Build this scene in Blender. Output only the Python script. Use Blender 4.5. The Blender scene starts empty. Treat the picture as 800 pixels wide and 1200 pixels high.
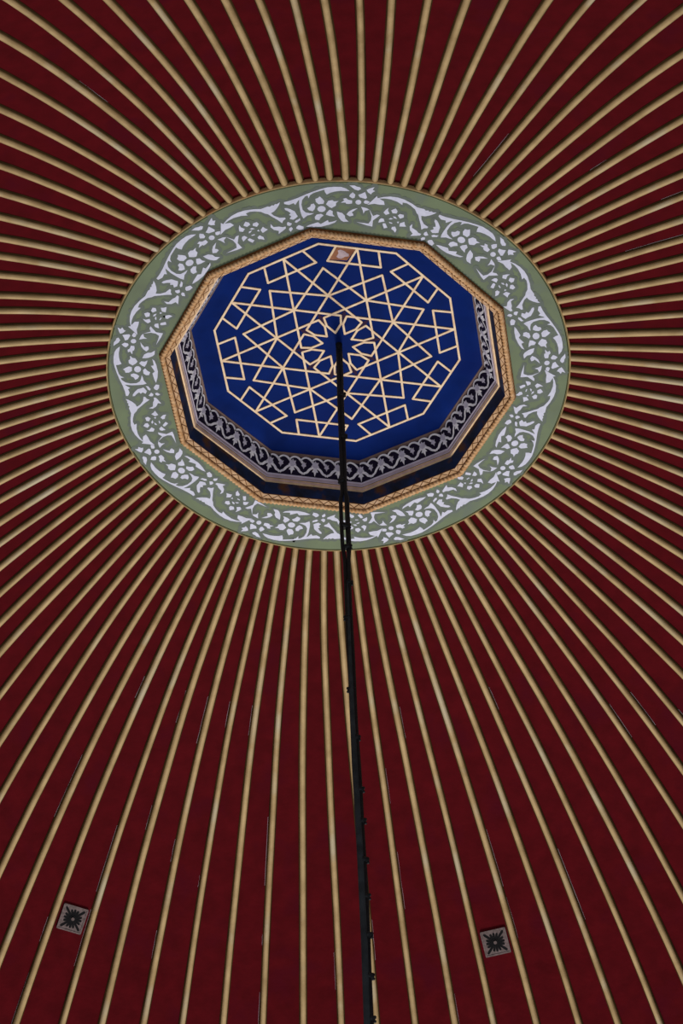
import bpy, bmesh, math, random
from mathutils import Vector, Matrix
from mathutils.geometry import tessellate_polygon
random.seed(7)
C = bpy.context.scene.collection
S_ = bpy.context.scene
# ---------------------------------------------------------------- camera
H = 14.0            # height of the medallion above the camera
EYE = 1.6
FPX, TILT, ROLL = 3256.17, 0.699124, 0.0347242
cam_d = bpy.data.cameras.new('camera'); cam = bpy.data.objects.new('camera', cam_d); C.objects.link(cam)
cam_d.sensor_fit = 'VERTICAL'; cam_d.sensor_height = 36.0; cam_d.lens = FPX/1200*36.0
cam_d.clip_end = 200
_fw = Vector((0, math.sin(TILT), math.cos(TILT))); _r = Vector((1, 0, 0)); _u = Vector((0, -math.cos(TILT), math.sin(TILT)))
_c, _s = math.cos(ROLL), math.sin(ROLL)
_R = _c*_r - _s*_u; _U = _s*_r + _c*_u
M3 = Matrix((_R, _U, -_fw)).transposed()
cam.matrix_world = Matrix.Translation((0, 0, EYE)) @ M3.to_4x4()
S_.camera = cam
# ---------------------------------------------------------------- light
wd = bpy.data.worlds.new('hall_air'); S_.world = wd; wd.use_nodes = True
wd.node_tree.nodes['Background'].inputs[0].default_value = (0.86, 0.90, 1.0, 1)
wd.node_tree.nodes['Background'].inputs[1].default_value = 0.24
def area(name, loc, target, size, power, col):
    l = bpy.data.lights.new(name, 'AREA'); l.shape = 'DISK'; l.size = size; l.energy = power; l.color = col
    o = bpy.data.objects.new(name, l); C.objects.link(o); o.location = loc
    o.rotation_euler = (Vector(target)-Vector(loc)).to_track_quat('-Z', 'Y').to_euler()
area('assumed_key_light', (0.5, 18.5, 3.0), (0, 11.5, 15), 4.0, 1450, (1.0, 0.95, 0.88))  # unseen lamp added for an assumed light from the far side; no window built
area('added_fill_light', (0.0, 1.0, 1.0), (0, 12.5, 15), 3.0, 360, (0.88, 0.93, 1.0))  # unseen fill lamp, added near the camera to brighten frieze and cornice
vs = S_.view_settings; S_.display_settings.display_device = 'sRGB'
vs.view_transform = 'Standard'; vs.look = 'None'; vs.gamma = 1.0; vs.use_curve_mapping = False; vs.exposure = 0.0
A0 = [-0.56, 3.07, 6.57, 10.0, 13.65, 17.06, 20.53, 24.0, 27.54, 30.93, 34.41, 37.85, 41.77, 45.37, 48.69, 52.19, 55.98, 59.41, 63.14, 66.61, 69.85, 73.43, 77.16, 80.67, 84.33, 87.64, 91.11, 94.77, 98.44, 101.96, 105.45, 108.87, 112.29, 115.88, 119.16, 122.53, 126.2, 129.63, 133.21, 136.77, 140.12, 143.38, 146.83, 150.37, 153.98, 157.5, 160.97, 164.41, 167.97, 171.39, 174.86, 178.08, 182.11, 185.47, 189.16, 192.69, 196.06, 199.28, 202.74, 206.09, 208.93, 212.42, 215.66, 218.9, 222.58, 225.8, 229.26, 232.74, 236.06, 239.2, 242.95, 246.03, 249.41, 252.62, 256.02, 259.3, 262.69, 265.92, 269.65, 272.72, 276.35, 279.67, 283.38, 286.96, 290.59, 294.28, 298.16, 301.69, 305.31, 309.03, 312.78, 316.61, 320.5, 324.37, 327.9, 331.75, 335.08, 338.99, 342.11, 345.44, 348.76, 352.41, 356.07]
DA = [-2.88, -3.29, -3.14, -3.15, -3.06, -2.63, -2.57, -2.18, -2.41, -2.23, -2.37, -1.69, -2.11, -1.91, -1.46, -1.31, -1.76, -1.34, -1.64, -1.67, -1.16, -0.94, -1.11, -0.9, -0.91, -0.56, -0.82, -0.8, -0.94, -0.86, -0.97, -0.84, -1.03, -1.41, -1.57, -1.65, -1.97, -1.75, -2.24, -2.56, -2.11, -1.98, -2.29, -2.31, -2.83, -3.04, -3.09, -3.31, -3.3, -3.01, -3.14, -2.85, -3.47, -3.71, -4.01, -3.93, -3.81, -3.44, -3.55, -3.32, -2.85, -2.54, -2.41, -2.12, -2.0, -1.63, -1.49, -1.13, -1.3, -1.02, -1.41, -1.18, -1.32, -0.92, -1.06, -0.28, -0.64, -0.5, -0.84, -0.9, -0.95, -0.64, -0.74, -0.92, -1.02, -1.6, -1.47, -1.47, -1.87, -1.97, -1.93, -1.77, -2.04, -2.4, -2.08, -2.35, -2.21, -2.67, -2.64, -2.44, -2.5, -2.73, -3.06]
RB = [3.023, 3.006, 3.003, 3.016, 3.048, 3.101, 3.171, 3.274, 3.39, 3.552, 3.602, 3.308, 3.102, 2.915, 2.76, 2.634, 2.537, 2.442, 2.371, 2.312, 2.259, 2.217, 2.188, 2.166, 2.154, 2.149, 2.153, 2.165, 2.185, 2.214, 2.249, 2.297, 2.349, 2.41, 2.481, 2.567, 2.671, 2.803, 2.935, 3.096, 3.319, 3.558, 3.822, 4.174, 4.542, 4.702, 4.642, 4.594, 4.547, 4.508, 4.48, 4.459, 4.446, 4.44, 4.441, 4.45, 4.466, 4.491, 4.522, 4.563, 4.609, 4.67, 4.417, 4.001, 3.64, 3.362, 3.134, 2.931, 2.791, 2.662, 2.554, 2.464, 2.388, 2.317, 2.265, 2.211, 2.18, 2.153, 2.133, 2.122, 2.117, 2.12, 2.131, 2.149, 2.176, 2.207, 2.258, 2.315, 2.377, 2.46, 2.564, 2.696, 2.84, 3.006, 3.226, 3.472, 3.725, 3.526, 3.386, 3.264, 3.177, 3.108, 3.058]
CAM = {'f': 3256.1701940494963, 'tilt': 0.6991243143270065, 'roll': 0.03472420936829207, 'cx': 0.013040978133462024, 'cy': 10.644962627054124}
R = 1.4642928345609107
S = [0.2601098727148649, 0.04218291381779264, 0.015772408174975737]
W = [-0.041888707210115325, 0.007428234915717537]
ZL = 0.32807914150251394
RD = 0.7960867056061992
MOTIF = [('flower_centre', [(30.05, 1.2983), (29.56, 1.2997), (29.2, 1.3071), (29.11, 1.3178), (29.31, 1.3275), (29.73, 1.3326), (30.2, 1.3312), (30.56, 1.3239), (30.66, 1.3133), (30.47, 1.3035)]), ('petal', [(32.83, 1.3242), (32.28, 1.3077), (31.52, 1.3093), (31.21, 1.3186), (31.55, 1.3339), (32.16, 1.3315)]), ('petal', [(31.24, 1.392), (31.56, 1.3746), (31.93, 1.3521), (31.61, 1.3423), (30.84, 1.3467), (30.07, 1.3514), (29.63, 1.3684), (30.4, 1.3771)]), ('petal', [(28.24, 1.3844), (28.93, 1.3682), (28.83, 1.3462), (28.3, 1.34), (27.42, 1.3547), (27.65, 1.3689)]), ('petal', [(28.27, 1.3254), (28.3, 1.3039), (27.45, 1.2994), (26.69, 1.3014), (26.63, 1.3093), (25.31, 1.3086), (26.24, 1.3244), (25.87, 1.3368), (26.71, 1.3418), (27.22, 1.3299)]), ('petal', [(30.73, 1.2839), (32.32, 1.2779), (33.05, 1.2681), (31.95, 1.257), (31.62, 1.2364), (31.3, 1.2594)]), ('petal', [(24.81, 1.3209), (24.15, 1.3062), (24.09, 1.2873), (22.96, 1.2711), (22.33, 1.2794), (21.51, 1.3001), (22.17, 1.3248), (23.17, 1.3287), (23.65, 1.3187)]), ('petal', [(22.39, 1.2607), (23.21, 1.2484), (23.15, 1.2268), (23.71, 1.2089), (22.25, 1.215), (21.27, 1.2248), (21.54, 1.2411)]), ('petal', [(20.0, 1.235), (20.65, 1.2218), (19.73, 1.2054), (19.27, 1.1893), (18.13, 1.1976), (18.12, 1.2164), (18.75, 1.2323)]), ('petal', [(20.07, 1.361), (20.68, 1.3424), (21.15, 1.3239), (20.91, 1.305), (19.58, 1.3046), (18.97, 1.3235), (18.95, 1.3449), (19.66, 1.3502)]), ('petal', [(18.39, 1.3129), (18.76, 1.294), (18.41, 1.2727), (17.8, 1.2585), (16.89, 1.2684), (16.45, 1.285), (17.35, 1.2948), (17.65, 1.3107)]), ('flower_centre', [(20.28, 1.2463), (19.59, 1.2505), (19.15, 1.2617), (19.13, 1.2757), (19.53, 1.2869), (20.19, 1.2913), (20.87, 1.2873), (21.32, 1.2763), (21.35, 1.2624), (20.96, 1.2509)]), ('leaf', [(33.29, 1.4331), (32.97, 1.4122), (33.61, 1.4051), (32.94, 1.3902), (32.79, 1.3785), (31.96, 1.3902), (31.51, 1.4069), (32.08, 1.418)]), ('leaf', [(29.85, 1.4232), (30.22, 1.4115), (29.52, 1.3976), (28.63, 1.4048), (27.81, 1.4232), (27.34, 1.4324), (28.54, 1.434), (29.15, 1.4257)]), ('leaf', [(29.94, 1.2724), (29.3, 1.259), (28.39, 1.2395), (28.79, 1.2301), (28.91, 1.217), (27.85, 1.2107), (26.95, 1.2242), (27.57, 1.2449), (28.51, 1.2615)]), ('leaf', [(24.31, 1.2448), (25.77, 1.2345), (26.54, 1.215), (26.7, 1.1939), (27.69, 1.1725), (26.22, 1.17), (25.49, 1.1801), (24.69, 1.2053), (24.41, 1.2262)]), ('scroll', [(27.48, 1.3926), (26.53, 1.4111), (25.38, 1.4214), (23.75, 1.4233), (22.14, 1.4211), (20.53, 1.412), (18.63, 1.3987), (16.68, 1.3843), (14.68, 1.3688), (12.65, 1.3592), (11.05, 1.3573), (10.98, 1.3439), (12.09, 1.3304), (13.29, 1.3368), (13.69, 1.3223), (14.57, 1.3474), (14.93, 1.3537), (14.72, 1.3336), (14.56, 1.3068), (14.55, 1.2636), (14.64, 1.2364), (14.94, 1.2159), (16.23, 1.233), (17.18, 1.2358), (18.12, 1.2432), (16.87, 1.2485), (15.89, 1.2571), (15.26, 1.2786), (15.21, 1.3165), (15.64, 1.3481), (16.53, 1.371), (17.18, 1.3756), (17.28, 1.354), (17.8, 1.3751), (18.63, 1.388), (20.28, 1.3985), (21.36, 1.4055), (21.47, 1.3884), (21.88, 1.37), (22.82, 1.3818), (23.9, 1.3888), (25.26, 1.3932), (26.38, 1.3918)]), ('scroll', [(24.34, 1.1816), (23.77, 1.1661), (22.17, 1.1521), (19.51, 1.141), (17.13, 1.1444), (15.13, 1.1557), (16.15, 1.1641), (18.8, 1.1759), (19.54, 1.1614), (20.45, 1.1707), (21.71, 1.186), (21.94, 1.1691), (23.07, 1.1731)]), ('leaf', [(10.68, 1.3149), (11.33, 1.3127), (12.11, 1.2993), (13.09, 1.2777), (13.32, 1.2554), (13.57, 1.2386), (12.9, 1.2282), (12.07, 1.2205), (11.16, 1.2314), (11.82, 1.2485), (11.31, 1.2609), (11.92, 1.27), (11.39, 1.2879), (10.76, 1.301)]), ('petal', [(14.06, 1.224), (13.95, 1.208), (12.76, 1.1943), (12.23, 1.2011), (12.74, 1.2134), (13.4, 1.2162)]), ('petal', [(13.18, 1.1755), (14.46, 1.1584), (14.23, 1.1371), (12.87, 1.1414), (12.15, 1.155), (12.48, 1.1678)]), ('petal', [(10.42, 1.2146), (11.45, 1.195), (10.72, 1.1819), (9.99, 1.1887), (10.03, 1.205)]), ('petal', [(10.99, 1.1718), (11.25, 1.1575), (10.35, 1.1394), (9.98, 1.1559), (10.3, 1.1685)]), ('petal', [(3.34, 1.2301), (3.79, 1.2116), (4.33, 1.2001), (3.41, 1.1941), (2.48, 1.1884), (2.28, 1.2124)]), ('petal', [(2.44, 1.2767), (2.69, 1.258), (1.85, 1.2437), (0.94, 1.2616), (1.3, 1.2762)]), ('petal', [(-0.2, 1.3078), (0.52, 1.2906), (0.45, 1.2739), (-0.6, 1.2694), (-1.22, 1.2872), (-0.86, 1.2959)]), ('petal', [(-2.05, 1.3032), (-2.05, 1.2827), (-1.37, 1.2623), (-2.28, 1.2483), (-3.06, 1.2622), (-2.71, 1.2827)]), ('petal', [(-2.59, 1.2198), (-2.05, 1.2006), (-2.89, 1.193), (-3.75, 1.1855), (-3.67, 1.2086), (-3.29, 1.22)]), ('petal', [(-1.71, 1.1892), (-0.74, 1.1615), (-1.65, 1.1508), (-2.34, 1.1737), (-2.41, 1.186)]), ('petal', [(1.34, 1.1815), (2.09, 1.1596), (1.97, 1.1387), (1.25, 1.1507), (0.47, 1.1587), (0.44, 1.1732)]), ('stamen', [(0.44, 1.2498), (1.08, 1.2359), (0.16, 1.2374), (-0.24, 1.2491)]), ('stamen', [(0.09, 1.2328), (-0.52, 1.2236), (-1.17, 1.2216), (-0.77, 1.2342)]), ('stamen', [(0.18, 1.2021), (-0.83, 1.2039), (-0.7, 1.1971), (0.21, 1.195)]), ('stamen', [(1.9, 1.2223), (1.85, 1.2055), (1.28, 1.2162)]), ('leaf', [(9.4, 1.1852), (9.31, 1.1719), (8.38, 1.1616), (6.68, 1.1465), (7.05, 1.167), (5.85, 1.1837), (5.27, 1.209), (5.67, 1.2321), (6.06, 1.205), (7.65, 1.1965), (8.41, 1.1863)]), ('scroll', [(10.07, 1.3638), (9.74, 1.3486), (8.9, 1.3274), (7.87, 1.31), (6.91, 1.3047), (7.4, 1.2818), (8.62, 1.257), (10.14, 1.2484), (10.08, 1.2377), (9.29, 1.2296), (8.78, 1.2139), (7.97, 1.2432), (6.88, 1.276), (6.04, 1.3043), (5.44, 1.3132), (4.65, 1.3348), (3.16, 1.3524), (2.05, 1.361), (0.96, 1.3591), (1.14, 1.3421), (-0.46, 1.3564), (-2.23, 1.3635), (-3.65, 1.3627), (-5.04, 1.3563), (-3.68, 1.3422), (-3.28, 1.3175), (-4.67, 1.3133), (-5.97, 1.315), (-7.76, 1.3015), (-6.83, 1.3306), (-5.71, 1.3727), (-5.43, 1.3575), (-4.03, 1.3725), (-2.45, 1.3833), (-0.65, 1.3871), (1.1, 1.3826), (3.33, 1.3682), (4.98, 1.3535), (6.8, 1.357), (7.27, 1.35), (7.98, 1.3576), (8.23, 1.3509), (8.81, 1.3592), (9.2, 1.3553)]), ('leaf', [(-3.81, 1.2394), (-4.58, 1.2169), (-5.39, 1.1945), (-5.19, 1.1506), (-6.82, 1.1539), (-10.04, 1.1723), (-8.01, 1.1688), (-6.49, 1.1689), (-5.95, 1.1939), (-6.03, 1.2248), (-7.0, 1.2715), (-5.63, 1.2269), (-4.64, 1.2413)])]
DAISY = [-23.8, 17.0, 57.6, 98.3, 137.2, 176.2, 215.0, 254.8, 294.5]
PLAQUE = [[(-150.496, 4.03), (-153.052, 4.024), (-153.105, 4.158), (-150.51, 4.159)], [(168.008, 4.027), (165.496, 4.033), (165.441, 4.169), (167.887, 4.169)]]
AX = Vector((CAM['cx'], CAM['cy'], EYE+H))       # medallion centre
PH = -7.15                                        # azimuth of one decagon corner
def pt(a, r, z): a = math.radians(a); return Vector((r*math.sin(a), -r*math.cos(a), z))
def zp(r): u = r-R; return -(S[0]*u+S[1]*u*u+S[2]*u**3)
# ---------------------------------------------------------------- materials
def mat(name, col, rough=.6, metal=0, var=.12, scale=12, col2=None, spot=None, bump=0, det=5, spotscale=6, spotw=(.55,.7), spec=.15):
    m = bpy.data.materials.new(name); m.use_nodes = True; nt = m.node_tree; b = nt.nodes['Principled BSDF']
    N = nt.nodes.new; L = nt.links.new
    tc = N('ShaderNodeTexCoord'); nz = N('ShaderNodeTexNoise'); nz.inputs['Scale'].default_value = scale; nz.inputs['Detail'].default_value = det
    L(tc.outputs['Object'], nz.inputs['Vector'])
    rp = N('ShaderNodeValToRGB'); rp.color_ramp.elements[0].position = .3; rp.color_ramp.elements[1].position = .7
    lo = col2 or tuple(c*(1-var*1.6) for c in col); hi = tuple(min(1, c*(1+var)) for c in col)
    rp.color_ramp.elements[0].color = (*lo, 1); rp.color_ramp.elements[1].color = (*hi, 1)
    L(nz.outputs['Fac'], rp.inputs['Fac']); out = rp.outputs['Color']
    if spot:
        n2 = N('ShaderNodeTexNoise'); n2.inputs['Scale'].default_value = spotscale; n2.inputs['Detail'].default_value = 6
        L(tc.outputs['Object'], n2.inputs['Vector'])
        r2 = N('ShaderNodeValToRGB'); r2.color_ramp.elements[0].position = spotw[0]; r2.color_ramp.elements[1].position = spotw[1]
        L(n2.outputs['Fac'], r2.inputs['Fac'])
        mx = N('ShaderNodeMixRGB'); L(r2.outputs['Color'], mx.inputs[0]); L(out, mx.inputs[1]); mx.inputs[2].default_value = (*spot, 1); out = mx.outputs[0]
    L(out, b.inputs['Base Color']); b.inputs['Roughness'].default_value = rough; b.inputs['Specular IOR Level'].default_value = spec; b.inputs['Metallic'].default_value = metal
    if bump:
        bp = N('ShaderNodeBump'); bp.inputs['Strength'].default_value = bump; bp.inputs['Distance'].default_value = .01
        n3 = N('ShaderNodeTexNoise'); n3.inputs['Scale'].default_value = scale*4; L(tc.outputs['Object'], n3.inputs['Vector'])
        L(n3.outputs['Fac'], bp.inputs['Height']); L(bp.outputs['Normal'], b.inputs['Normal'])
    return m
RED = mat('crimson_cloth', (.078, .0024, .0050), .8, 0, .12, 9, spot=(.066, .002, .0068), spotscale=3, bump=.15, spec=.05)
REDB = mat('dark_backing', (.03, .003, .005), .9)
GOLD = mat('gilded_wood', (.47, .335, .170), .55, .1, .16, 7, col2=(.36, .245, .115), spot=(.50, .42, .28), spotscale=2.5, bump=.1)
GOLD2 = mat('shaded_gilt_flank', (.30, .205, .085), .6, .1, .2, 8)  # darker gilt for the lower rib flanks, shade put into the colour
OLIVE = mat('shaded_rib_foot', (.060, .034, .010), .6, .1, .2, 8)  # dark umber along the rib feet, painted-in contact shadow beside the panels
OLIVE2 = mat('olive_edge_paint', (.17, .155, .07), .7, 0, .15, 14)
RIM = mat('rim_gilt', (.58, .38, .18), .6, .1, .2, 14, spot=(.56, .28, .12), spotscale=9)
GREEN = mat('sage_green_paint', (.165, .208, .122), .7, 0, .10, 5, col2=(.148, .180, .118), spot=(.150, .182, .148), spotscale=4, bump=.1)
SLATE = mat('slate_wash', (.143, .168, .142), .75, 0, .10, 8, col2=(.132, .154, .136))
WHITE = mat('lilac_white_paint', (.66, .67, .82), .7, 0, .06, 30)
BLUE = mat('ultramarine_paint', (.0008, .0150, .132), .7, 0, .18, 5, spot=(.0012, .0115, .112), spotscale=2.5, spec=.06)
CREAM = mat('cream_gilt_strip', (.90, .72, .49), .6, 0, .10, 25, col2=(.78, .52, .32))
PLUM = mat('plum_paint', (.026, .008, .040), .7)
ROPE = mat('rope_gilt', (.58, .38, .215), .6, .05, .25, 30, col2=(.48, .24, .09))
GROOVE = mat('umber_groove', (.20, .075, .02), .7, 0, .3, 20)
BAND = mat('leaf_gilt', (.64, .42, .25), .6, .05, .2, 18, col2=(.50, .29, .14), spot=(.72, .50, .34), spotscale=7)
DARK = mat('dark_painted_field', (.008, .024, .085), .55, 0, .3, 9, col2=(.010, .011, .014), spot=(.095, .038, .015), spotscale=6, spotw=(.54, .64))
LILAC = mat('mauve_cornice', (.52, .43, .50), .6, 0, .08, 20)
LILAC2 = mat('pale_lilac_fillet', (.66, .60, .72), .6, 0, .08, 20)
BEIGE = mat('pink_beige_cornice', (.64, .45, .40), .6, 0, .12, 20)
TAN = mat('tan_gold_fillet', (.72, .50, .30), .5, .1, .15, 20)
UMBER = mat('brown_line', (.10, .05, .035), .7)
INK = mat('frieze_ground', (.012, .008, .028), .7)
LWHITE = mat('frieze_white_paint', (.90, .88, .99), .7, 0, .12, 30)
LGREY = mat('frieze_grey_paint', (.60, .57, .68), .7, 0, .12, 30)
STRIP = mat('brown_fillet', (.20, .13, .115), .7, 0, .2, 10)
SHEATH = mat('dark_grey_sheath', (.030, .036, .040), .6, 0, .25, 12)
BLACK = mat('black_cable', (.012, .012, .013), .5, 0, .2, 30)
STEEL = mat('plaque_metal', (.155, .115, .115), .6, .2, .2, 60, col2=(.10, .075, .07))
HOLE = mat('plaque_slot', (.004, .004, .005), .8)
CHIP = mat('bare_caulk', (.34, .27, .31), .7)
# ---------------------------------------------------------------- helpers
def mesh(name, bm, m):
    bm.normal_update(); me = bpy.data.meshes.new(name); bm.to_mesh(me); bm.free()
    for x in (m if isinstance(m, (list, tuple)) else [m]): me.materials.append(x)
    return me
def link(name, me, parent=None, loc=None, rz=0, smooth=False, kind=None):
    o = bpy.data.objects.new(name, me); C.objects.link(o)
    if parent: o.parent = parent
    if loc is not None: o.location = loc
    o.rotation_euler.z = rz
    if smooth:
        for p in me.polygons: p.use_smooth = True
    if kind: o['kind'] = kind
    return o
def obj(name, bm, m, parent=None, **k): return link(name, mesh(name, bm, m), parent, **k)
def tag(o, label, cat, group=None):
    o['label'] = label; o['category'] = cat
    if group: o['group'] = group
def grid(bm, rows, mi=0, close=False, flip=False):
    V = [[bm.verts.new(p) for p in r] for r in rows]
    for i in range(len(V)-1):
        n = len(V[i]); rng = n if close else n-1
        for j in range(rng):
            q = [V[i][j], V[i][(j+1) % n], V[i+1][(j+1) % n], V[i+1][j]]
            if flip: q.reverse()
            f = bm.faces.new(q); f.material_index = mi
    return V
def slab(bm, pts, nrm, th, mi=0, sunk=.0015):
    """polygon on a surface, standing proud by th along nrm (room side)"""
    n = Vector(nrm).normalized()
    top = [bm.verts.new(Vector(p)+n*th) for p in pts]; bot = [bm.verts.new(Vector(p)-n*sunk) for p in pts]
    for t in tessellate_polygon([[Vector(p) for p in pts]]):
        try:
            f = bm.faces.new([top[i] for i in t]); f.material_index = mi
            f.normal_update()
            if f.normal.dot(n) < 0: f.normal_flip()
        except ValueError: pass
    k = len(pts)
    for i in range(k):
        try: f = bm.faces.new([top[i], top[(i+1) % k], bot[(i+1) % k], bot[i]]); f.material_index = mi
        except ValueError: pass
def bar(bm, p, q, w, nrm, th, mi=0, ext=0):
    p, q = Vector(p), Vector(q); d = (q-p).normalized(); p = p-d*ext; q = q+d*ext; s = d.cross(Vector(nrm)).normalized()*w/2
    slab(bm, [p-s, q-s, q+s, p+s], nrm, th, mi)
DOWN = Vector((0, 0, -1))
# ================================================================ CEILING (setting)
NS = 26
ROUT = 5.35
def shell():
    bm = bmesh.new(); rows = []
    for i in range(NS+1):
        r = 1.30+(ROUT+.1-1.30)*i/NS
        rows.append([pt(a, r, zp(max(r, R))+.10) for a in range(0, 360, 3)])
    grid(bm, rows, close=True)
    return bm
ceiling = obj('ceiling', shell(), REDB, loc=AX, smooth=True, kind='structure')
ceiling['label'] = 'crimson domed ceiling ribbed with gilded battens radiating from the medallion'
def swirl(x, ub):
    f = lambda u: W[0]*u+W[1]*u*u
    return f(x)/f(ub)
def az(k, r):
    rb = RB[k]; u = (r-R)/R; ub = (rb-R)/R
    return A0[k]+DA[k]*swirl(u, ub)
NR = len(A0)
def rs(r0=None, r1=ROUT, n=NS):
    r0 = r0 or R-.012
    return [r0+(r1-r0)*(i/n)**1.15 for i in range(n+1)]
def frame(k, r):
    """point on the rib line, unit sideways vector, unit outward(room side) normal"""
    p = pt(az(k, r), r, zp(r)); q = pt(az(k, r+.02), r+.02, zp(r+.02)); d = (q-p).normalized()
    a = math.radians(az(k, r)); t = Vector((math.cos(a), math.sin(a), 0)); t = (t-d*t.dot(d)).normalized()
    n = d.cross(t).normalized()
    if n.z > 0: n = -n
    return p, t, n
# cross-section: (sideways, proud from panel surface, material)
HP = .031
SEC = [(-.0275, -.004), (-.0275, .004), (-.0212, .006)]+[(.0205*-math.cos(math.radians(q)), .006+.0245*math.sin(math.radians(q))) for q in (8, 28, 48, 66, 80)]+[(0, .0296)]
SEC = SEC+[(-x, y) for x, y in reversed(SEC[:-1])]
def rib_bm(k):
    rnd = random.Random(k); bm = bmesh.new(); rows = []
    ph = rnd.random()*6; wv = rnd.uniform(.0006, .0018); ws = rnd.uniform(.94, 1.06)
    for r in rs():
        p, t, n = frame(k, r); off = wv*math.sin(r*5+ph)
        base = p-n*HP
        rows.append([base+t*(x*ws+off)+n*y for x, y in SEC])
    V = grid(bm, rows)
    for f in bm.faces:
        pass
    bm.faces.ensure_lookup_table()
    nj = len(SEC)-1
    for i, f in enumerate(bm.faces):
        j = i % nj
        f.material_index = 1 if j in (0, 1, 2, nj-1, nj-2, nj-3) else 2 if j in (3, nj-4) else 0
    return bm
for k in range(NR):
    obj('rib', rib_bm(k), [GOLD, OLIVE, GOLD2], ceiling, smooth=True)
def panel_bm(k):
    bm = bmesh.new(); rows = []; k2 = (k+1) % NR
    for r in rs(n=20):
        p, t, n = frame(k, r); p2, t2, n2 = frame(k2, r)
        a = p+t*.0265-n*(HP+.001); b = p2-t2*.0265-n2*(HP+.001)
        rows.append([a-n*.012, a, b, b-n2*.012])
    grid(bm, rows)
    return bm
for k in range(NR):
    obj('panel', panel_bm(k), RED, ceiling)
# chipped caulk lines beside some of the ribs
ce = bmesh.new()
def caulk(k, side, r0, r1):
    rnd = random.Random(k*7+side); rr_ = r0; rows = []
    while rr_ < r1:
        seg = rnd.uniform(.05, .45)
        if rnd.random() < .45:
            rows = []
            for i in range(5):
                r = rr_+seg*i/4
                if r > r1: break
                p, t, n = frame(k, r); o = side*(.0300+rnd.uniform(-.001, .0015)); w = rnd.uniform(.0006, .0021)
                c = p+t*o-n*(HP-.002); rows.append([c-t*w/2, c+t*w/2])
            if len(rows) > 1: grid(ce, rows)
        rr_ += seg+rnd.uniform(.01, .3)
for k in range(46, 63):
    caulk(k, 1 if k > 52 else -1, 2.6, 5.1)
for k, s_, r0, r1 in ((9, -1, 1.7, 2.6), (8, -1, 1.6, 2.3), (13, -1, 2.2, 3.0), (16, -1, 2.4, 3.3), (18, -1, 2, 3.2), (22, -1, 2.3, 3.1), (95, 1, 1.8, 2.9), (97, 1, 2, 3), (34, -1, 2.6, 3.2), (40, -1, 3, 4.6), (41, -1, 3, 4.6), (42, -1, 3, 4.8)):
    caulk(k, s_, r0, r1)
obj('caulk_line', ce, CHIP, ceiling, kind='stuff')
# ================================================================ GREEN MEDALLION RING
ring = bpy.data.objects.new('ceiling_medallion', None); C.objects.link(ring); ring.location = AX
tag(ring, 'round sage-green medallion ring painted with lilac-white flowers and scrolls', 'ceiling medallion')
def dec_r(a, rv): rel = (a-PH) % 36; return rv*math.cos(math.radians(18))/math.cos(math.radians(rel-18))
bm = bmesh.new()
angs = [i*1.0+PH for i in range(360)]
grid(bm, [[pt(a, dec_r(a, 1.085), .03) for a in angs], [pt(a, dec_r(a, 1.085), 0) for a in angs], [pt(a, R-.0150, 0) for a in angs], [pt(a, R-.0150, .02) for a in angs]], close=True, flip=True)
obj('green_ring', bm, GREEN, ring)
bm = bmesh.new(); prof = [(R-.0115, .02), (R-.0115, .001), (R-.009, -.003), (R-.003, -.004), (R+.001, -.002), (R+.003, .008), (R+.003, .026), (R+.003, .030), (R+.003, .060)]
grid(bm, [[pt(a, r, z) for a in angs] for r, z in prof], close=True, flip=True)
bm.faces.ensure_lookup_table()
for i, f in enumerate(bm.faces): f.material_index = 1 if i//360 < 3 else 0
obj('gilt_rim', bm, [RIM, OLIVE2], ring, smooth=True)
# painted motif, one unit of 40 degrees repeated nine times
DS = sorted(DAISY)
units = []
for k in range(9):
    a0 = DS[k]; a1 = DS[(k+1) % 9]+(360 if k == 8 else 0); am = DS[k-1]-(360 if k == 0 else 0)
    units.append((a0, (a1-a0)/40.0, (a0-am)/40.0))
def grow(poly, d):
    n = len(poly); out = []
    A = sum(poly[i][0]*poly[(i+1) % n][1]-poly[(i+1) % n][0]*poly[i][1] for i in range(n)); sg = 1 if A > 0 else -1
    for i in range(n):
        p0, p1, p2 = Vector(poly[i-1]), Vector(poly[i]), Vector(poly[(i+1) % n])
        e1 = (p1-p0); e2 = (p2-p1)
        if e1.length < 1e-6 or e2.length < 1e-6: out.append(poly[i]); continue
        n1 = Vector((e1.y, -e1.x)).normalized()*sg; n2 = Vector((e2.y, -e2.x)).normalized()*sg
        b = n1+n2
        if b.length < .35: b = n1+n2+(e1.normalized()-e2.normalized())*.7
        b.normalize(); out.append((p1.x+b.x*d, p1.y+b.y*d))
    return out
GREY = bmesh.new()
for (a0, sr, sl) in units:
    for nm, poly in MOTIF:
        P = []
        for (da, r) in poly:
            P.append(pt(a0+(da*sr if da > 0 else da*sl), r, 0)[:2])
        bm = bmesh.new()
        if nm != 'stamen': P = grow(P, -.0002)
        slab(bm, [(x, y, 0) for x, y in P], DOWN, .0032)
        obj(nm, bm, WHITE, ring)
        n = len(P)
        for i in range(n):              # brushed slate dabs round each white shape
            p, q_ = Vector(P[i]), Vector(P[(i+1) % n]); m_ = max(1, int((q_-p).length/.022))
            for j in range(m_):
                c = p.lerp(q_, j/m_); rr_ = random.uniform(.017, .027); z = -random.uniform(.0004, .0020); t0 = random.random()
                GREY.faces.new([GREY.verts.new((c.x+rr_*math.cos(t0+t*math.pi/4), c.y+rr_*math.sin(t0+t*math.pi/4), z)) for t in range(8)])
obj('grey_wash', GREY, SLATE, ring, kind='stuff')
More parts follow.
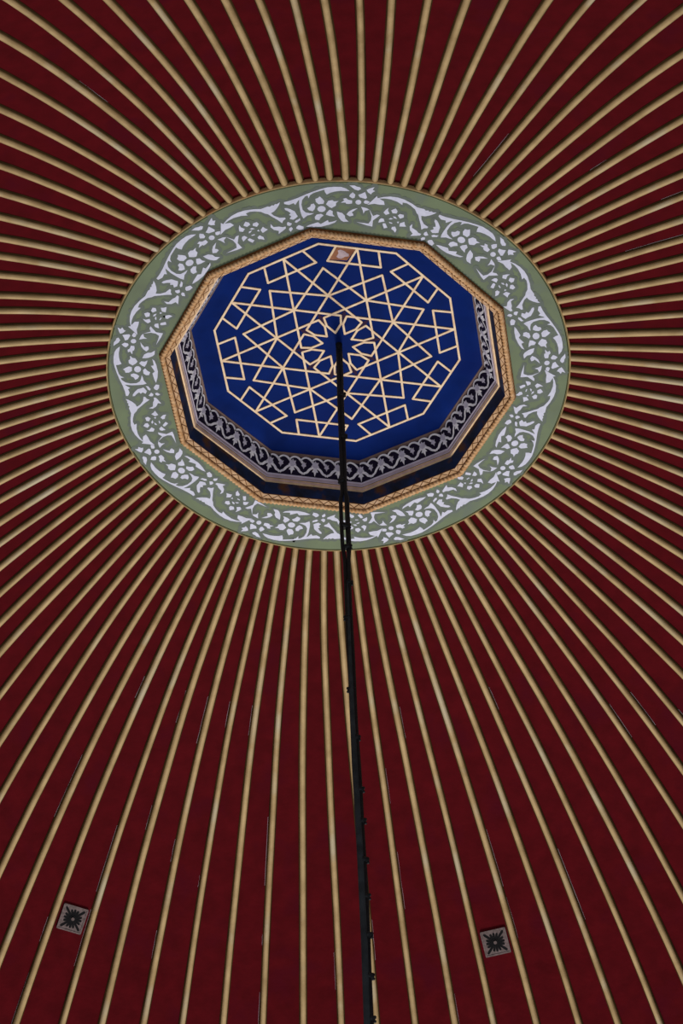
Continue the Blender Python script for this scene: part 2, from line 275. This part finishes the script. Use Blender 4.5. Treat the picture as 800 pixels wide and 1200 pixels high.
# ================================================================ DECAGONAL COFFER
cof = bpy.data.objects.new('decagonal_coffer', None); C.objects.link(cof); cof.location = AX
tag(cof, 'ten-sided recess framed in twisted gilt rope moulding with white-on-black frieze', 'ceiling coffer')
def side_strip(bm, prof, mi=0, inset=.0):
    """one side (corner 0 -> corner 1) of a decagonal moulding; prof = (corner radius, z)"""
    rows = [[pt(PH, r, z), pt(PH+36, r, z)] for r, z in prof]
    grid(bm, rows, mi)
def ten(name, me, smooth=False, kind=None, par=None):
    out = []
    for k in range(10):
        out.append(link(name, me, par or cof, rz=math.radians(36*k), kind=kind, smooth=smooth))
    return out
# rope: twisted beads along the side
c0, c1 = pt(PH, 1.121, -.022), pt(PH+36, 1.121, -.022); dv = (c1-c0); Ls = dv.length; dv.normalize()
outw = Vector((dv.y, -dv.x, 0)); 
if outw.dot(c0) < 0: outw = -outw
bm = bmesh.new(); nb = 27; nseg = 8
def rope_side(bm, r_major, pitch, lobes=2):
    n = nb*6; rows = []
    for i in range(n+1):
        s = Ls*i/n; row = []
        for j in range(10):
            th = 2*math.pi*j/10
            rr_ = r_major*(1+.20*math.cos(lobes*(th)-2*math.pi*s/pitch*1.0)-.06)
            row.append(c0+dv*s+outw*(rr_*math.cos(th))+Vector((0, 0, -1))*(rr_*math.sin(th)))
        rows.append(row)
    grid(bm, rows, close=True)
rope_side(bm, .0165, Ls/nb)
bmesh.ops.recalc_face_normals(bm, faces=bm.faces)
ten('rope_moulding', mesh('rope_moulding', bm, ROPE), smooth=True)
bm = bmesh.new(); side_strip(bm, [(1.143, .0), (1.143, -.010), (1.130, -.013), (1.108, -.010), (1.100, -.010), (1.097, -.015)])
ten('umber_groove', mesh('umber_groove', bm, GROOVE))
bm = bmesh.new(); side_strip(bm, [(1.103, -.008), (1.101, -.019), (1.0735, -.0045), (1.070, .002)])
band = ten('gilt_band', mesh('gilt_band', bm, GROOVE))
# raised triangular leaves on the band, apex alternating
def bandpt(s, v):
    rv = 1.101+(1.0735-1.101)*v; z = -.0190+(-.0045+.0190)*v
    a, b = pt(PH, rv, z), pt(PH+36, rv, z); return a.lerp(b, s)
bn = (bandpt(.5, 1)-bandpt(.5, 0)).cross(dv).normalized()
if bn.z > 0: bn = -bn
nt_ = 10
for i in range(nt_):
    s0, s1 = i/nt_, (i+1)/nt_; g = .0040
    A_ = [bandpt(s0+g, .04), bandpt(s1-g, .04), bandpt((s0+s1)/2, .80)]
    bm = bmesh.new(); slab(bm, A_, bn, .003); me1 = mesh('leaf_tile', bm, BAND)
    B_ = [bandpt((s0+s1)/2+g, .96), bandpt((s0+s1)/2+1/nt_-g, .96), bandpt(s1, .20)]
    if i == nt_-1: B_ = [bandpt((s0+s1)/2+g, .96), bandpt(1, .96), bandpt(1, .20)]
    bm = bmesh.new(); slab(bm, B_, bn, .003); me2 = mesh('leaf_tile', bm, BAND)
    for k in range(10):
        link('leaf_tile', me1, band[k]); link('leaf_tile', me2, band[k])
bm = bmesh.new(); slab(bm, [bandpt(0, .96), bandpt(.5/nt_-.004, .96), bandpt(0, .2)], bn, .003); me1 = mesh('leaf_tile', bm, BAND)
for k in range(10): link('leaf_tile', me1, band[k])
# dark painted face
bm = bmesh.new(); side_strip(bm, [(1.071, -.002), (1.062, .03), (1.043, .091)])
for k, o in enumerate(ten('dark_face', mesh('dark_face', bm, DARK))): pass
# cornice steps
steps = [('gilt_fillet', TAN, [(1.045, .086), (1.034, .087), (1.033, .094)]),
         ('beige_step', BEIGE, [(1.033, .0935), (1.0305, .096), (1.030, .108)]),
         ('gilt_bead', TAN, [(1.030, .107), (1.0275, .108), (1.0270, .114)]),
         ('brown_line', UMBER, [(1.027, .1135), (1.0262, .1145), (1.0262, .1175)]),
         ('mauve_step', LILAC, [(1.0262, .117), (1.0225, .119), (1.018, .141)]),
         ('pale_fillet', LILAC2, [(1.018, .140), (1.0145, .141), (1.0135, .149), (1.0165, .1525)])]
for nm, m_, pf in steps:
    bm = bmesh.new(); side_strip(bm, pf); ten(nm, mesh(nm, bm, m_))
# frieze
F0, F1 = (1.0165, .150), (.958, .2865)
def frp(s, v, bow=.006):
    rv = F0[0]+(F1[0]-F0[0])*v; z = F0[1]+(F1[1]-F0[1])*v
    a, b = pt(PH+36, rv, z), pt(PH, rv, z); return a.lerp(b, s)
bm = bmesh.new(); grid(bm, [[frp(0, v), frp(1, v)] for v in (-.02, .25, .5, .75, 1.0)])
fr = ten('frieze', mesh('frieze', bm, INK))
fn = (frp(.5, 1)-frp(.5, 0)).cross(dv).normalized()
if fn.z > 0: fn = -fn
NU = 4
def U(i, u, v): return frp((i+u)/NU, v)
def ribbon(bm, i, pts, w):
    """white painted band through (u,v) points with half width w"""
    # smooth
    P = [Vector(p) for p in pts]; Q = []
    for a in range(len(P)-1):
        p0 = P[max(a-1, 0)]; p1 = P[a]; p2 = P[a+1]; p3 = P[min(a+2, len(P)-1)]
        for t in (0, .25, .5, .75):
            Q.append(.5*((2*p1)+(p2-p0)*t+(2*p0-5*p1+4*p2-p3)*t*t+(3*p1-p0-3*p2+p3)*t**3))
    Q.append(P[-1]); L_, R_ = [], []
    for a in range(len(Q)):
        d = (Q[min(a+1, len(Q)-1)]-Q[max(a-1, 0)]).normalized(); n = Vector((-d.y, d.x)); ww = w if not callable(w) else w(a/(len(Q)-1))
        L_.append(Q[a]+n*ww); R_.append(Q[a]-n*ww)
    clip = lambda p: (min(max(p.x, -i-0.0), NU-i), p.y)
    rows = [[U(i, *clip(l))+fn*.0022, U(i, *clip(r))+fn*.0022] for l, r in zip(L_, R_)]
    grid(bm, rows)
def blob(bm, i, pts, th=.003):
    pts = [(min(max(p[0], -i), NU-i), p[1]) for p in pts]
    slab(bm, [U(i, *p) for p in pts], fn, th)
for i in range(NU):
    defs = []
    for du in (0, .5):          # two arches per unit
        bm = bmesh.new(); ribbon(bm, i, [(-.16+du, .74), (-.10+du, .86), (.04+du, .95), (.20+du, .92), (.34+du, .80), (.44+du, .66)], lambda t: .036+.018*t)
        defs.append(('arch_scroll', mesh('arch_scroll', bm, LWHITE)))
    # small palmette hanging at mid unit
    bm = bmesh.new(); blob(bm, i, [(.5, .36), (.54, .48), (.61, .53), (.575, .60), (.60, .70), (.53, .66), (.5, .74), (.47, .66), (.40, .70), (.425, .60), (.39, .53), (.46, .48)])
    defs.append(('palmette', mesh('palmette', bm, LGREY)))
    # garland
    bm = bmesh.new(); ribbon(bm, i, [(.05, .50), (.15, .45), (.25, .36), (.34, .22), (.44, .16), (.5, .10)], lambda t: .060-.012*t); defs.append(('garland', mesh('garland', bm, LWHITE)))
    bm = bmesh.new(); ribbon(bm, i, [(.95, .50), (.85, .45), (.75, .36), (.66, .22), (.56, .16), (.5, .10)], lambda t: .060-.012*t); defs.append(('garland', mesh('garland', bm, LWHITE)))
    for nm, me in defs:
        for k in range(10): link(nm, me, fr[k])
for i in range(NU+1):            # lotus at unit joints
    ii = min(i, NU-1); o = i-ii
    bl = [(0, .84), (.05, .74), (.15, .76), (.12, .64), (.18, .54), (.09, .52), (.05, .44), (.10, .26), (.04, .28), (0, .08), (-.04, .28), (-.10, .26), (-.05, .44), (-.09, .52), (-.18, .54), (-.12, .64), (-.15, .76), (-.05, .74)]
    if i == 0: bl = [p for p in bl if p[0] >= 0]
    if i == NU: bl = [p for p in bl if p[0] <= 0]
    bm = bmesh.new(); blob(bm, ii, [(p[0]+o, p[1]) for p in bl]); me = mesh('lotus', bm, LGREY)
    for k in range(10): link('lotus', me, fr[k])
    st = [(.0, .46), (.06, .44), (.13, .27), (.06, .28), (0, .04), (-.06, .28), (-.13, .27), (-.06, .44)]
    if i == 0: st = [p for p in st if p[0] >= 0]
    if i == NU: st = [p for p in st if p[0] <= 0]
    bm = bmesh.new(); blob(bm, ii, [(p[0]+o, p[1]) for p in st], .0040); me = mesh('bud', bm, LWHITE)
    for k in range(10): link('bud', me, fr[k])
bm = bmesh.new(); side_strip(bm, [(.961, .280), (.957, .284), (.957, .290), (.945, .294), (.944, .299)])
ten('brown_fillet', mesh('brown_fillet', bm, STRIP))
# ================================================================ BLUE LATTICE PANEL
bp_ = bpy.data.objects.new('blue_lattice_panel', None); C.objects.link(bp_); bp_.location = AX
tag(bp_, 'deep blue ten-sided ceiling panel with raised cream star lattice and rosette', 'ceiling panel')
ZB = .3285
def zb(r, a=0):
    q = r/dec_r(a, 1.0)
    t = min(max((.944-q)/(.944-.80), 0), 1); return .2975+(ZB-.2975)*(t*t*(3-2*t))
bm = bmesh.new(); rows = []
for q in (.9435, .940, .92, .90, .88, .86, .84, .82, .80, .5, .02):
    rows.append([pt(PH+36*k+j*4, dec_r(PH+36*k+j*4, q), zb(dec_r(PH+j*4, q), PH+j*4)) for k in range(10) for j in range(9)])
V = grid(bm, rows, close=True); bm.faces.new(V[-1])
obj('blue_board', bm, BLUE, bp_)
RL = .796
def lp(rel, r): return pt(PH+rel, r*RL, ZB)
WB = .0134
def lbar(p, q, nm='lattice_bar', ext=.004, w=WB):
    mid = (p+q)/2; bm = bmesh.new(); bar(bm, p-mid, q-mid, w, DOWN, .007+random.uniform(-.0006, .0006), ext=ext)
    o = obj(nm, bm, CREAM, bp_); o.location = mid
for k in range(10):
    b0 = 36*k; rj = lambda: random.uniform(-.0025, .0025)
    Mk = lp(b0+18, .948)
    lbar(lp(b0, 1.0), lp(b0+36, 1.0), 'border_bar')
    foot = lp(b0+90, .2935)
    for Me in (Mk, lp(b0+162, .948)): lbar(Me, foot+(Me-foot).normalized()*.0237*RL, ext=.002)
    lbar(lp(b0, .766), lp(b0+36, .494)); lbar(lp(b0, .766), lp(b0-36, .494))
    p1, p2 = lp(b0+3.1, .829), lp(b0+32.9, .829)
    lbar(p1, p2); lbar(p1, lp(b0+7.8, .962)); lbar(p2, lp(b0+28.2, .962))
    # petal outline: open V-shaped strip, its outer edge is made by the star lines
    c = [lp(b0+13.4, .293), lp(b0+15.7, .212), lp(b0, .124), lp(b0-15.7, .212), lp(b0-13.4, .293)]
    mid = lp(b0, .21); bm = bmesh.new()
    for j_, (p, q) in enumerate(zip(c, c[1:])): bar(bm, p-mid, q-mid, WB, DOWN, .0052+.0005*j_+.00025*(k % 2), ext=.0040)
    o = obj('rosette_petal', bm, CREAM, bp_); o.location = mid
    bm = bmesh.new(); slab(bm, [lp(b0+18, .216), lp(b0+13.6, .294), lp(b0+18, .358), lp(b0+22.4, .294)], DOWN, .002)
    obj('plum_inlay', bm, PLUM, bp_)
# exposed brown and white patch in one lozenge of the lattice
bm = bmesh.new(); Q = [lp(8.3, .950), lp(17.3, .938), lp(13.8, .828), lp(4.2, .838)]
slab(bm, Q, DOWN, .003)
PATCH = mat('bare_plaster_patch', (.30, .13, .07), .8, 0, .35, 12, col2=(.22, .08, .04))
o = obj('bare_patch', bm, PATCH, bp_); o['label'] = 'reddish brown unpainted patch with pale spot'
bm = bmesh.new(); cq = (Q[0]+Q[1]+Q[2]+Q[3])/4
blobp = []
for i in range(14):
    t = 2*math.pi*i/14; rr_ = .035*(1+.25*math.sin(3*t+1)+.12*math.sin(5*t)); blobp.append(cq+Vector((rr_*math.cos(t)*1.0, rr_*math.sin(t)*.9, 0)))
slab(bm, blobp, DOWN, .0045)
obj('pale_spot', bm, mat('pale_plaster', (.55, .42, .45), .8, 0, .15, 25), bp_)
# ================================================================ HANGING CABLE
cab = bpy.data.objects.new('hanging_cable', None); C.objects.link(cab); cab.location = AX+Vector((0, 0, ZB))
tag(cab, 'long black bundle of cables with ties hanging from the blue panel centre', 'cable')
XS = [(.33, .0075), (-.5, .006), (-1.5, .005), (-2.4, .010), (-3.15, .016), (-3.7, .026), (-4.1, .032), (-4.7, .037), (-5.3, .035), (-7.5, .03)]
def cx_(z):
    for (z0, x0), (z1, x1) in zip(XS, XS[1:]):
        if z1 <= z <= z0: return x0+(x1-x0)*(z0-z)/(z0-z1)
    return XS[-1][1]
def strand(off, r):
    bm = bmesh.new(); rows = []; n = 150
    for i in range(n+1):
        z = .31-(7.6)*i/n; ox, oy = off(z)
        rows.append([Vector((cx_(z)+ox+r*math.cos(t), oy+r*math.sin(t), z-ZB)) for t in [2*math.pi*j/8 for j in range(8)]])
    grid(bm, rows, close=True)
    return bm
def sep(z):
    if -1.78 < z < -1.16: return .0105+.0095*min((z+1.78)/.12, 1, (-1.16-z)/.06)
    return .0095 if z > -1.5 else .0105
obj('cable', strand(lambda z: (-sep(z)+.001*math.sin(z*6), .003*math.sin(z*9)), .0118), BLACK, cab, smooth=True)
obj('cable', strand(lambda z: (sep(z)+.001*math.sin(z*7+1), .004*math.cos(z*8)), .0118), BLACK, cab, smooth=True)
obj('cable', strand(lambda z: (.012 if -1.8 < z < -1.1 else .004*math.sin(z*5), .014), .0105), BLACK, cab, smooth=True)
for g0, g1, sx_ in ((-2.0, -7.25, -.010),):      # grey lower sheath beside the black cables
    bm = bmesh.new(); rows = []
    for i in range(90):
        z = g0+(g1-g0)*i/89; tpr = min(1, i/25)
        rows.append([Vector((cx_(z)+sx_*tpr+(.006+.011*tpr)*math.cos(t), -.013+(.006+.008*tpr)*math.sin(t), z-ZB)) for t in [2*math.pi*j/10 for j in range(10)]])
    grid(bm, rows, close=True); o = obj('cable_sheath', bm, SHEATH, cab, smooth=True); o['label'] = 'dark grey sheath'
bm = bmesh.new()
rows = []
for r, z in ((.001, -.001), (.022, -.001), (.022, -.008), (.016, -.022), (.012, -.05), (.001, -.055)):
    rows.append([Vector((cx_(.3)+r*math.cos(t), r*math.sin(t), z)) for t in [2*math.pi*j/16 for j in range(16)]])
grid(bm, rows, close=True); obj('ceiling_hook', bm, BLACK, cab, smooth=True)
def tie(z, sx, sd=0):
    bm = bmesh.new(); bmesh.ops.create_icosphere(bm, subdivisions=2, radius=1)
    for v in bm.verts:
        n = 1+.18*math.sin(v.co.x*7+z*9)*math.cos(v.co.z*6); v.co = Vector((v.co.x*sx*n, v.co.y*.024*n, v.co.z*.021*n))
    for dx, dz, r in ((sx*.75*(1 if sd >= 0 else -1), .012, .011), (sx*.8*(1 if sd >= 0 else -1), -.014, .009)):
        g = bmesh.ops.create_icosphere(bm, subdivisions=1, radius=r, matrix=Matrix.Translation((dx, 0, dz)))
    obj('cable_tie', bm, BLACK, cab, loc=Vector((cx_(z)+sd*.008, 0, z-ZB)), smooth=True)
for z, sx, sd in ((-1.47, .036, 0), (-1.66, .028, 1), (-1.98, .022, 1), (-2.28, .022, -1), (-2.87, .022, -1), (-3.25, .020, 1), (-3.64, .025, 1), (-3.87, .025, 1), (-4.15, .026, 1), (-4.40, .025, 1), (-4.66, .027, 1), (-4.93, .027, 1), (-5.2, .026, 1), (-.62, .024, 1), (-1.05, .024, -1), (-.2, .024, 1)):
    tie(z, sx, sd)
# ================================================================ SQUARE VENT PLAQUES
def plaque(corners, label):
    ps = [pt(a, r, zp(r)) for a, r in corners]; c = sum(ps, Vector())/4
    rc = (c.x**2+c.y**2)**.5
    up = ((ps[0]+ps[1])/2-(ps[2]+ps[3])/2).normalized(); rt = ((ps[1]+ps[2])/2-(ps[0]+ps[3])/2).normalized()
    n = up.cross(rt).normalized()
    if n.z > 0: n = -n
    rt = (up.cross(n) if up.cross(n).dot(rt) > 0 else n.cross(up)).normalized()
    hw = ((ps[1]-ps[0]).length+(ps[2]-ps[3]).length)/4; hh = ((ps[0]-ps[3]).length+(ps[1]-ps[2]).length)/4; hw = hh = (hw+hh)/2
    base = c-n*(HP-.004)
    e = bpy.data.objects.new('vent_plaque', None); C.objects.link(e); e.location = AX+base
    tag(e, label, 'vent', 'square vent plaques')
    P = lambda x, y: rt*x*hw+up*y*hh
    bm = bmesh.new(); slab(bm, [P(-1, -1), P(1, -1), P(1, 1), P(-1, 1)], n, .006, sunk=.006); obj('plate', bm, STEEL, e)
    bm = bmesh.new()
    for q in ((-1, -1, 1, -1), (1, -1, 1, 1), (1, 1, -1, 1), (-1, 1, -1, -1)): bar(bm, P(q[0]*.95, q[1]*.95)+n*.006, P(q[2]*.95, q[3]*.95)+n*.006, .010, n, .003)
    obj('plate_edge', bm, STEEL, e)
    for i in range(16):
        t = 2*math.pi*i/16
        ln = 1.12 if min(abs(((math.degrees(t)-45) % 90)), abs(((math.degrees(t)-45) % 90)-90)) < 12 else .76
        d = (math.cos(t), math.sin(t)); s = (-d[1], d[0]); pts = []
        for rr_, w in ((.24, .045), (.45, .085), (ln-.14, .092), (ln-.03, .06)): pts.append((d[0]*rr_+s[0]*w, d[1]*rr_+s[1]*w))
        for rr_, w in ((ln-.03, .06), (ln-.14, .092), (.45, .085), (.24, .045)): pts.append((d[0]*rr_-s[0]*w, d[1]*rr_-s[1]*w))
        bm = bmesh.new(); slab(bm, [P(x, y)+n*.006 for x, y in pts], n, .0022, sunk=0); obj('petal_slot', bm, HOLE, e)
    bm = bmesh.new(); circ = lambda r: [P(r*math.cos(2*math.pi*j/16), r*math.sin(2*math.pi*j/16)) for j in range(16)]
    slab(bm, [p+n*.006 for p in circ(.30)], n, .004, sunk=0); obj('hub', bm, HOLE, e)
    bm = bmesh.new(); slab(bm, [p+n*.010 for p in circ(.13)], n, .006, sunk=0); obj('boss', bm, STEEL, e)
plaque(PLAQUE[0], 'square metal vent plaque with dark daisy slots, left of the hanging cable')
plaque(PLAQUE[1], 'square metal vent plaque with dark daisy slots, right of the hanging cable')
